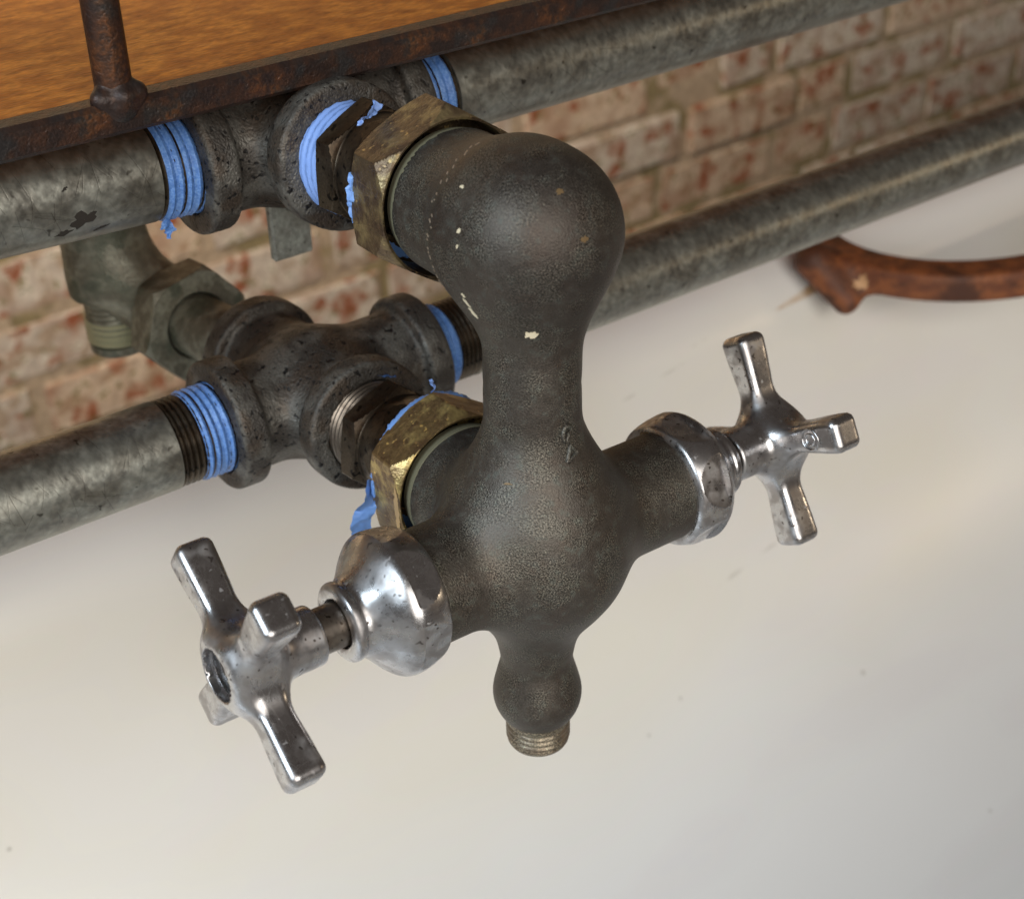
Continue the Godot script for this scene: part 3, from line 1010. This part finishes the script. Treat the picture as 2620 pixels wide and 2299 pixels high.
func handle_d(p: Vector3) -> float:
	# local: z runs outwards along the stem, arms along x and y
	var d := cyl(p, Vector3(0, 0, -0.0175), Vector3(0, 0, 0.0052), 0.0074, 0.0010)
	d = sm(d, cyl(p, Vector3(0, 0, -0.004), Vector3(0, 0, 0.0066), 0.0088, 0.0016), 0.004)
	for k in 2:
		var q := p if k == 0 else Vector3(p.y, -p.x, p.z)
		var t := smoothstep(0.006, 0.030, absf(q.x))
		var h := Vector3(0.0306, lerpf(0.0036, 0.0049, t), lerpf(0.0040, 0.0047, t))
		d = sm(d, rbox(q, h, 0.0023), 0.0070)
	return maxf(d, -cyl(p, Vector3(0, 0, -0.004), Vector3(0, 0, 0.010), 0.0064, 0.0002))

func build_faucet() -> void:
	var fz := thing("faucet", "old bronze wall faucet body with two chrome cross handles", "faucet", BODY)
	var shade := func(p: Vector3, _n: Vector3) -> Color:
		return Color.WHITE
	var big := noise(77, 42.0, 3)
	var tint := func(p: Vector3, n: Vector3) -> Color:
		var k := smoothstep(-0.35, 0.45, big.get_noise_3dv(p))
		var c := Color(0.88, 0.855, 0.84).lerp(Color(1.04, 1.05, 1.03), k)
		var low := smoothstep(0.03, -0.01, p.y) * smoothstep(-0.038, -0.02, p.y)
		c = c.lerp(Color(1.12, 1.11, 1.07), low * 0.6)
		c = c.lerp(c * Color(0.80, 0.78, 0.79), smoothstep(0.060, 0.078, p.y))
		var rub := smoothstep(0.0985, 0.0935, p.z + 0.0015 * big.get_noise_3dv(p * 5.0))                     # machined stubs: paler, green
		c = c.lerp(Color(1.26, 1.28, 1.14), rub * 0.8)
		var crust := smoothstep(-0.046, -0.053, p.y) + smoothstep(-0.0275, -0.0312, p.x) * smoothstep(0.02, 0.012, absf(p.y - 0.006))
		c = c.lerp(Color(0.78, 0.86, 0.80), clampf(crust, 0.0, 1.0) * smoothstep(-0.1, 0.4, big.get_noise_3dv(p * 6.0)) * 0.9)
		var scale := smoothstep(-0.036, -0.044, p.y) * smoothstep(0.002, -0.004, p.x) * smoothstep(0.12, 0.40, big.get_noise_3dv(p * 11.0 + Vector3(4, 0, 0)))
		c = c.lerp(Color(2.1, 2.05, 1.75), scale)
		return c
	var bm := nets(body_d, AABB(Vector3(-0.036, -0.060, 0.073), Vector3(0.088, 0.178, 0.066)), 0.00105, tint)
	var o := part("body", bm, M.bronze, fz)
	o.position = -BODY
	var tip := frame(Vector3(0.0047, -0.0522, 0.110) - BODY, Vector3.DOWN, Vector3.BACK)
	part("spout_thread", lathe(tip, [Vector2(-0.003, 0.0082), Vector2(0.0, 0.0090), Vector2(0.0012, 0.0084)] + threads(0.0014, 0.0066, 0.0088, 0.0006, 0.0018) + [Vector2(0.0074, 0.0085), Vector2(0.0082, 0.0081), Vector2(0.0082, 0.0064), Vector2(0.002, 0.0062)], 90), M.spout, fz)
	# union nuts
	part("union_nut", nut(on_up(0.0620) - BODY, UPD, deg_to_rad(26)), M.brass, fz)
	part("union_nut", nut(on_lo(0.0620) - BODY, LOD, deg_to_rad(30)), M.brass_bright, fz)
	part("worn_patch", arc_patch(frame(on_lo(0.0620) - BODY, LOD), Vector2(0.0118, 0.0229), Vector2(0.0147, 0.0206), 0.0199, deg_to_rad(30), deg_to_rad(163), deg_to_rad(206), 31), M.gold, fz, "bare polished brass patch")
	part("union_ring", lathe(frame(on_up(0.0772) - BODY, UPD), [Vector2(-0.003, 0.0170), Vector2(0.0004, 0.0177), Vector2(0.0009, 0.0177), Vector2(0.0012, 0.0172)], 120), M.verd, fz)
	part("union_ring", lathe(frame(on_lo(0.0772) - BODY, LOD), [Vector2(-0.003, 0.0170), Vector2(0.0004, 0.0177), Vector2(0.0009, 0.0177), Vector2(0.0012, 0.0172)], 120), M.verd, fz)
	# bonnets, stems and handles
	var hm := nets(handle_d, AABB(Vector3(-0.034, -0.034, -0.0195), Vector3(0.068, 0.068, 0.028)), 0.0007)
	var ht := lathe(Transform3D(), [Vector2(-0.0035, 0.0)] + threads(-0.0035, 0.0056, 0.0063, 0.0008, 0.0016), 72)
	for s in [-1, 1]:
		var dir: Vector3 = AXD * s
		var at := on_valve(-0.0317 if s < 0 else 0.0472)
		part("bonnet", bonnet(at - BODY, dir, 0.35 if s < 0 else 0.1), M.chrome, fz)
		var hub := on_valve(-0.0768 if s < 0 else 0.0885)
		part("stem", lathe(frame(at - BODY, dir), [Vector2(0.018, 0.0056), Vector2(0.024, 0.0056), Vector2(hub.distance_to(at) - 0.010, 0.0056)], 60), M.steel, fz)
		var h := part("handle", hm, M.chrome, fz)
		var ang := deg_to_rad(-54.0) if s < 0 else deg_to_rad(-29.0)      # of one arm, from up towards the viewer
		var ax := Vector3(0, cos(ang), sin(ang))
		ax = (ax - dir * ax.dot(dir)).normalized()
		h.transform = Transform3D(Basis(ax, dir.cross(ax), dir), hub - BODY)
		part("thread", ht, M.chrome, h)
		if s > 0:
			for rad in [0.0030, 0.0016]:
				var rm := TorusMesh.new()
				rm.inner_radius = rad - 0.0004
				rm.outer_radius = rad + 0.0004
				rm.rings = 32
				rm.ring_segments = 10
				var ro := part("ring_mark", rm, M.chrome, h)
				ro.transform = Transform3D(Basis(Vector3.RIGHT, PI / 2.0), Vector3(0, 0.0205, -0.0044))
	# flecks of cream paint
	for q in [[Vector3(-0.0027, 0.0711, 0.1203), 0.0020, 0.0014, 0.15], [Vector3(-0.0096, 0.0739, 0.1078), 0.0020, 0.0007, -0.9], [Vector3(-0.0106, 0.0765, 0.1068), 0.0014, 0.0005, -0.9], [Vector3(-0.0114, 0.0785, 0.1068), 0.0008, 0.0004, -0.9], [Vector3(-0.0084, 0.1026, 0.1040), 0.0007, 0.0005, 0.4], [Vector3(-0.0125, 0.0948, 0.1080), 0.0009, 0.0005, 1.0], [Vector3(-0.0132, 0.0914, 0.1081), 0.0006, 0.0003, 1.3]]:
		var fl := part("paint_fleck", flake(body_d, q[0], q[1], q[2], q[3], int(q[1] * 1e6)), M.flake, fz)
		fl.position = -BODY
	for q in [[Vector3(0.0039, 0.1054, 0.1236), 0.0013, 0.0009, 0.5], [Vector3(0.0060, 0.0946, 0.1286), 0.0012, 0.0008, 0.1], [Vector3(-0.0086, 0.0326, 0.1178), 0.0016, 0.0003, 0.1]]:
		var fl := part("worn_spot", flake(body_d, q[0], q[1], q[2], q[3], int(q[1] * 1e6) + 3, 0.00012), M.tan, fz)
		fl.position = -BODY
	var fm := Grid.new()
	for k in 34:
		var t := deg_to_rad(102.0 + 150.0 * k / 33.0 + rng.randf_range(-2.0, 2.0))
		var at := on_up(0.0968 + rng.randf_range(-0.0012, 0.0016)) + Vector3(cos(t), sin(t), 0) * 0.0185
		flake(body_d, at, rng.randf_range(0.00035, 0.0008), rng.randf_range(0.00012, 0.00022), rng.randf_range(-0.9, -0.3), k + 60, 0.00022, fm)
	var fo := part("filed_edge", fm.commit(), M.filed, fz)
	fo.position = -BODY
	for q in mark_strokes():
		var mk := part("cast_mark", tube_on(body_d, q, 0.00066), M.bronze, fz)
		mk.position = -BODY

# ---------------------------------------------------------------- the old valve behind
func build_valve() -> void:
	var base := Vector3(-0.0152, -0.021, -0.104)
	var v := thing("stop_valve", "grey green bronze valve with a threaded end behind the lower cross", "valve", base)
	var na := Vector3(0.0005, -0.0040, -0.070)      # nut face
	var nd := Vector3(0.10, 0.07, 1.0).normalized()
	var nb := na - nd * 0.013
	var vd := func(p: Vector3) -> float:
		var d := cyl(p, Vector3(-0.0142, 0.0005, -0.104), Vector3(-0.0120, 0.075, -0.112), 0.0146, 0.002)
		d = sm(d, cone(p, Vector3(-0.012, 0.008, -0.104), nb, 0.0140, 0.0130), 0.006)
		return d
	var o := part("valve_body", nets(vd, AABB(Vector3(-0.032, -0.020, -0.132), Vector3(0.056, 0.104, 0.064)), 0.0013), M.old_bronze, v)
	o.position = -base
	part("threaded_end", lathe(frame(Vector3(0, 0.022, 0), Vector3.DOWN, Vector3.BACK), [Vector2(0, 0.0098)] + threads(0.001, 0.0175, 0.0100, 0.0007, 0.0022) + [Vector2(0.0180, 0.0102), Vector2(0.0205, 0.0102), Vector2(0.0212, 0.0095), Vector2(0.0212, 0.007), Vector2(0.010, 0.0068)], 80), M.old_bronze, v)
	part("thread_tape", lathe(frame(Vector3(0, 0.022, 0), Vector3.DOWN, Vector3.BACK), ridges(0.0085, 0.0176, 0.0108, 0.0014, 4), 80), M.pale_thread, v)
	var prof := fine([Vector2(0, 0.011), Vector2(0, 0.0180), Vector2(0.0018, 0.0206), Vector2(0.0110, 0.0206), Vector2(0.0128, 0.0188), Vector2(0.0128, 0.0118), Vector2(0.0115, 0.0112)], 0.0006)
	part("union_nut", lathe(frame(nb - base, nd), prof, 180, 0.0179, deg_to_rad(10)), M.old_bronze, v)
	var np := frame(na - base, nd)
	part("nipple", lathe(np, [Vector2(-0.004, 0.0107), Vector2(0.018, 0.0107)] + threads(0.020, 0.034, 0.0106, 0.0006, 0.0018) + [Vector2(0.040, 0.0105)], 72), M.old_bronze, v)

# ---------------------------------------------------------------- the rusty bracket at the sink
func build_bracket() -> void:
	var c := Vector3(0.437, -0.0800, -0.083)
	var b := thing("iron_bracket", "brown rusty curved iron bracket with a drip lug at the sink rim", "bracket", c)
	var bd := func(p: Vector3) -> float:
		var q := p - c
		var e := Vector2(q.x / 1.35 if q.x < 0.0 else 0.0, maxf(q.z, 0.0) if q.x >= 0.0 else q.z)
		var l := maxf(e.length(), 0.001)
		var gr := Vector2(e.x / 1.35, e.y).length() / l
		var w := Vector2(absf(l - 0.0712) / maxf(gr, 0.3) - 0.0098 + 0.004, absf(q.y + 0.0076) - 0.0076 + 0.004)
		var d := minf(maxf(w.x, w.y), 0.0) + Vector2(maxf(w.x, 0), maxf(w.y, 0)).length() - 0.004
		d = maxf(d, -q.z - 0.075)
		d = sm(d, cone(p, Vector3(0.3215, -0.0820, -0.086), Vector3(0.3270, -0.0985, -0.068), 0.0085, 0.0062), 0.012)
		return d
	var o := part("bar", nets(bd, AABB(c + Vector3(-0.140, -0.042, -0.085), Vector3(0.42, 0.062, 0.180)), 0.0018), M.rust, b)
	var fk := part("worn_patch", flake(bd, Vector3(0.3280, -0.0860, -0.0600), 0.0058, 0.0040, 0.6, 5, 0.0002), M.pale_rust, b)
	fk.position = -c
	o.position = -c
